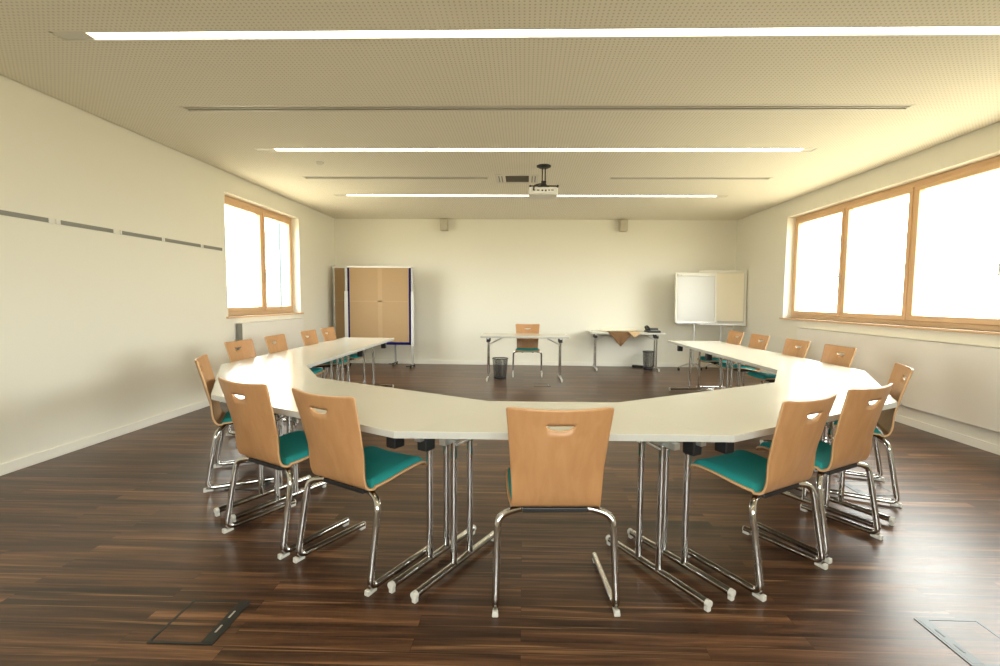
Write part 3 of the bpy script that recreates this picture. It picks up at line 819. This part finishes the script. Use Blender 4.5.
# ------------------------------------------------------------------ things on the far desk
t = thing('kraft_paper', 'dark brown kraft paper corner hanging over the front of the far desk', 'paper', (1.865, 9.19, .7455))
f = MB()
N = 14
def drape(px, depth, width, z=.0015, front=-.006, back=.30):
    rows = []
    for i in range(9):
        v = i/8; y = back*(1-v)+.0*v; hw = width
        rows.append([(px+hw*(2*j/N-1), y, z+.0015*math.sin(j*1.1+i)) for j in range(N+1)])
    rows.append([(px+width*(2*j/N-1), front, z) for j in range(N+1)])
    for i in range(1, 9):
        v = i/8; hw = width*(1-v)+.004*v
        rows.append([(px+hw*(2*j/N-1), front-.012*math.sin(v*3)-.003*math.sin(j*.9), z-depth*v) for j in range(N+1)])
    return rows
f.grid(drape(.0, .27, .235, .003)); f.build('sheet', M['kraftdk'], t, smooth=60, solid=.0012)
t = thing('kraft_paper', 'pale kraft paper flap on the desk edge beside the dark brown one', 'paper', (2.125, 9.186, .7455))
f = MB(); f.grid(drape(.0, .11, .12, .012, -.026, .25)); f.build('sheet', M['kraftlt'], t, smooth=60, solid=.0012)
t = thing('roll_of_paper', 'rolled sheet of pale paper lying along the back of the far desk', 'paper roll', (1.9, 9.60, .745), .05)
f = MB(); f.cyl((-.34, 0, .03), (.34, 0, .03), .0295, 20); f.build('roll', M['paper'], t, smooth=40)
t = thing('desk_telephone', 'small black desk device on the end of the far desk', 'telephone', (2.51, 9.34, .745), .1); t.scale = (1.2, 1.1, 1.35)
f = MB(); f.prism([(-.11, -.09), (.11, -.09), (.11, .1), (-.11, .1)], 0, .03); f.box((-.10, .0, .03), (.10, .09, .06)); f.build('base', M['black'], t, bevel=.01)
f = MB(); f.tube([(-.085, -.085, .05), (-.085, -.02, .075), (-.085, .05, .085), (-.085, .1, .07)], .02, 10, .05); f.build('handset', M['black'], t, smooth=60)
f = MB(); f.box((-.04, -.075, .03), (.09, -.005, .036)); f.build('keypad', M['rail'], t)

# power strip and cable by the wall
t = thing('power_strip', 'small black power strip with a thin cable by the end wall under the far desk', 'power strip', (2.33, 9.72, 0), -.5)
MB().box((-.11, -.03, 0), (.11, .03, .045)).build('body', M['black'], t, bevel=.006)
MB().tube([(-.1, 0, .03), (-.1, .03, .25), (.12, .05, .26), (.3, .02, .245)], .004, 8, .03).build('cable', M['white'], t, smooth=60)

# ------------------------------------------------------------------ light
w = D.worlds.new('World'); SC.world = w; w.use_nodes = True
nt = w.node_tree; bg = nt.nodes['Background']
tc = nt.nodes.new('ShaderNodeTexCoord'); sp = nt.nodes.new('ShaderNodeSeparateXYZ'); nt.links.new(tc.outputs['Generated'], sp.inputs[0])
cr = nt.nodes.new('ShaderNodeValToRGB'); mr = nt.nodes.new('ShaderNodeMapRange')
mr.inputs['From Min'].default_value = -1; mr.inputs['From Max'].default_value = 1
nt.links.new(sp.outputs[2], mr.inputs['Value']); nt.links.new(mr.outputs[0], cr.inputs[0])
e = cr.color_ramp.elements
e[0].position = .40; e[0].color = (.36, .315, .215, 1)
e[1].position = .56; e[1].color = (.985, .985, .955, 1)
a = e.new(.485); a.color = (.56, .52, .405, 1)
nt.links.new(cr.outputs[0], bg.inputs['Color']); bg.inputs['Strength'].default_value = 16.

for (X, s, win) in ((XL, 1, WIN_L), (XR, -1, WIN_R)):
    y0, y1, z0, z1 = win
    ld = D.lights.new('daylight_portal', 'AREA'); ld.shape = 'RECTANGLE'; ld.size = z1-z0; ld.size_y = y1-y0
    ld.cycles.is_portal = True
    lo = D.objects.new('daylight_portal', ld); COL.objects.link(lo)
    lo.location = (X-s*.25, (y0+y1)/2, (z0+z1)/2); lo.rotation_euler = (0, R(-90 if s > 0 else 90), 0)
    lo['kind'] = 'helper'; lo['label'] = 'daylight entering through the window'; lo['category'] = 'light'

ld = D.lights.new('daylight_portal', 'AREA'); ld.shape = 'RECTANGLE'; ld.size = WIN_F[1]-WIN_F[0]; ld.size_y = WIN_F[3]-WIN_F[2]  # portal for the added window behind the viewer
ld.cycles.is_portal = True
lo = D.objects.new('daylight_portal', ld); COL.objects.link(lo)
lo.location = ((WIN_F[0]+WIN_F[1])/2, YF-.25, (WIN_F[2]+WIN_F[3])/2); lo.rotation_euler = (R(90), 0, 0)
lo['kind'] = 'helper'; lo['label'] = 'daylight entering through the added windows behind the viewer'; lo['category'] = 'light'

# ------------------------------------------------------------------ camera
F_, PIT, YAW, ROL, CX = 475.88, .0692, .0270, .0085, 511.04
cy, sy = math.cos(YAW), math.sin(YAW)
fw = Vector((-sy*math.cos(PIT), cy*math.cos(PIT), -math.sin(PIT))); rt = Vector((cy, sy, 0)); dn = fw.cross(rt)
r2 = rt*math.cos(ROL)-dn*math.sin(ROL); d2 = rt*math.sin(ROL)+dn*math.cos(ROL)
cd = D.cameras.new('camera'); cam = D.objects.new('camera', cd); COL.objects.link(cam)
mw = Matrix((r2, -d2, -fw)).transposed().to_4x4(); mw.translation = (0, 0, CAMZ); cam.matrix_world = mw
cd.sensor_fit = 'HORIZONTAL'; cd.sensor_width = 36; cd.lens = F_/1000*36; cd.shift_x = (500-CX)/1000; cd.shift_y = 0
cd.clip_start = .05; cd.clip_end = 200
SC.camera = cam

SC.view_settings.view_transform = 'Standard'; SC.view_settings.look = 'None'
SC.view_settings.gamma = 1; SC.view_settings.use_curve_mapping = False
SC.view_settings.exposure = 0.3
SC.cycles.max_bounces = 12; SC.cycles.diffuse_bounces = 8; SC.cycles.glossy_bounces = 6; SC.cycles.transparent_max_bounces = 16
SC.cycles.caustics_reflective = False; SC.cycles.caustics_refractive = False
SC.cycles.sample_clamp_indirect = 6
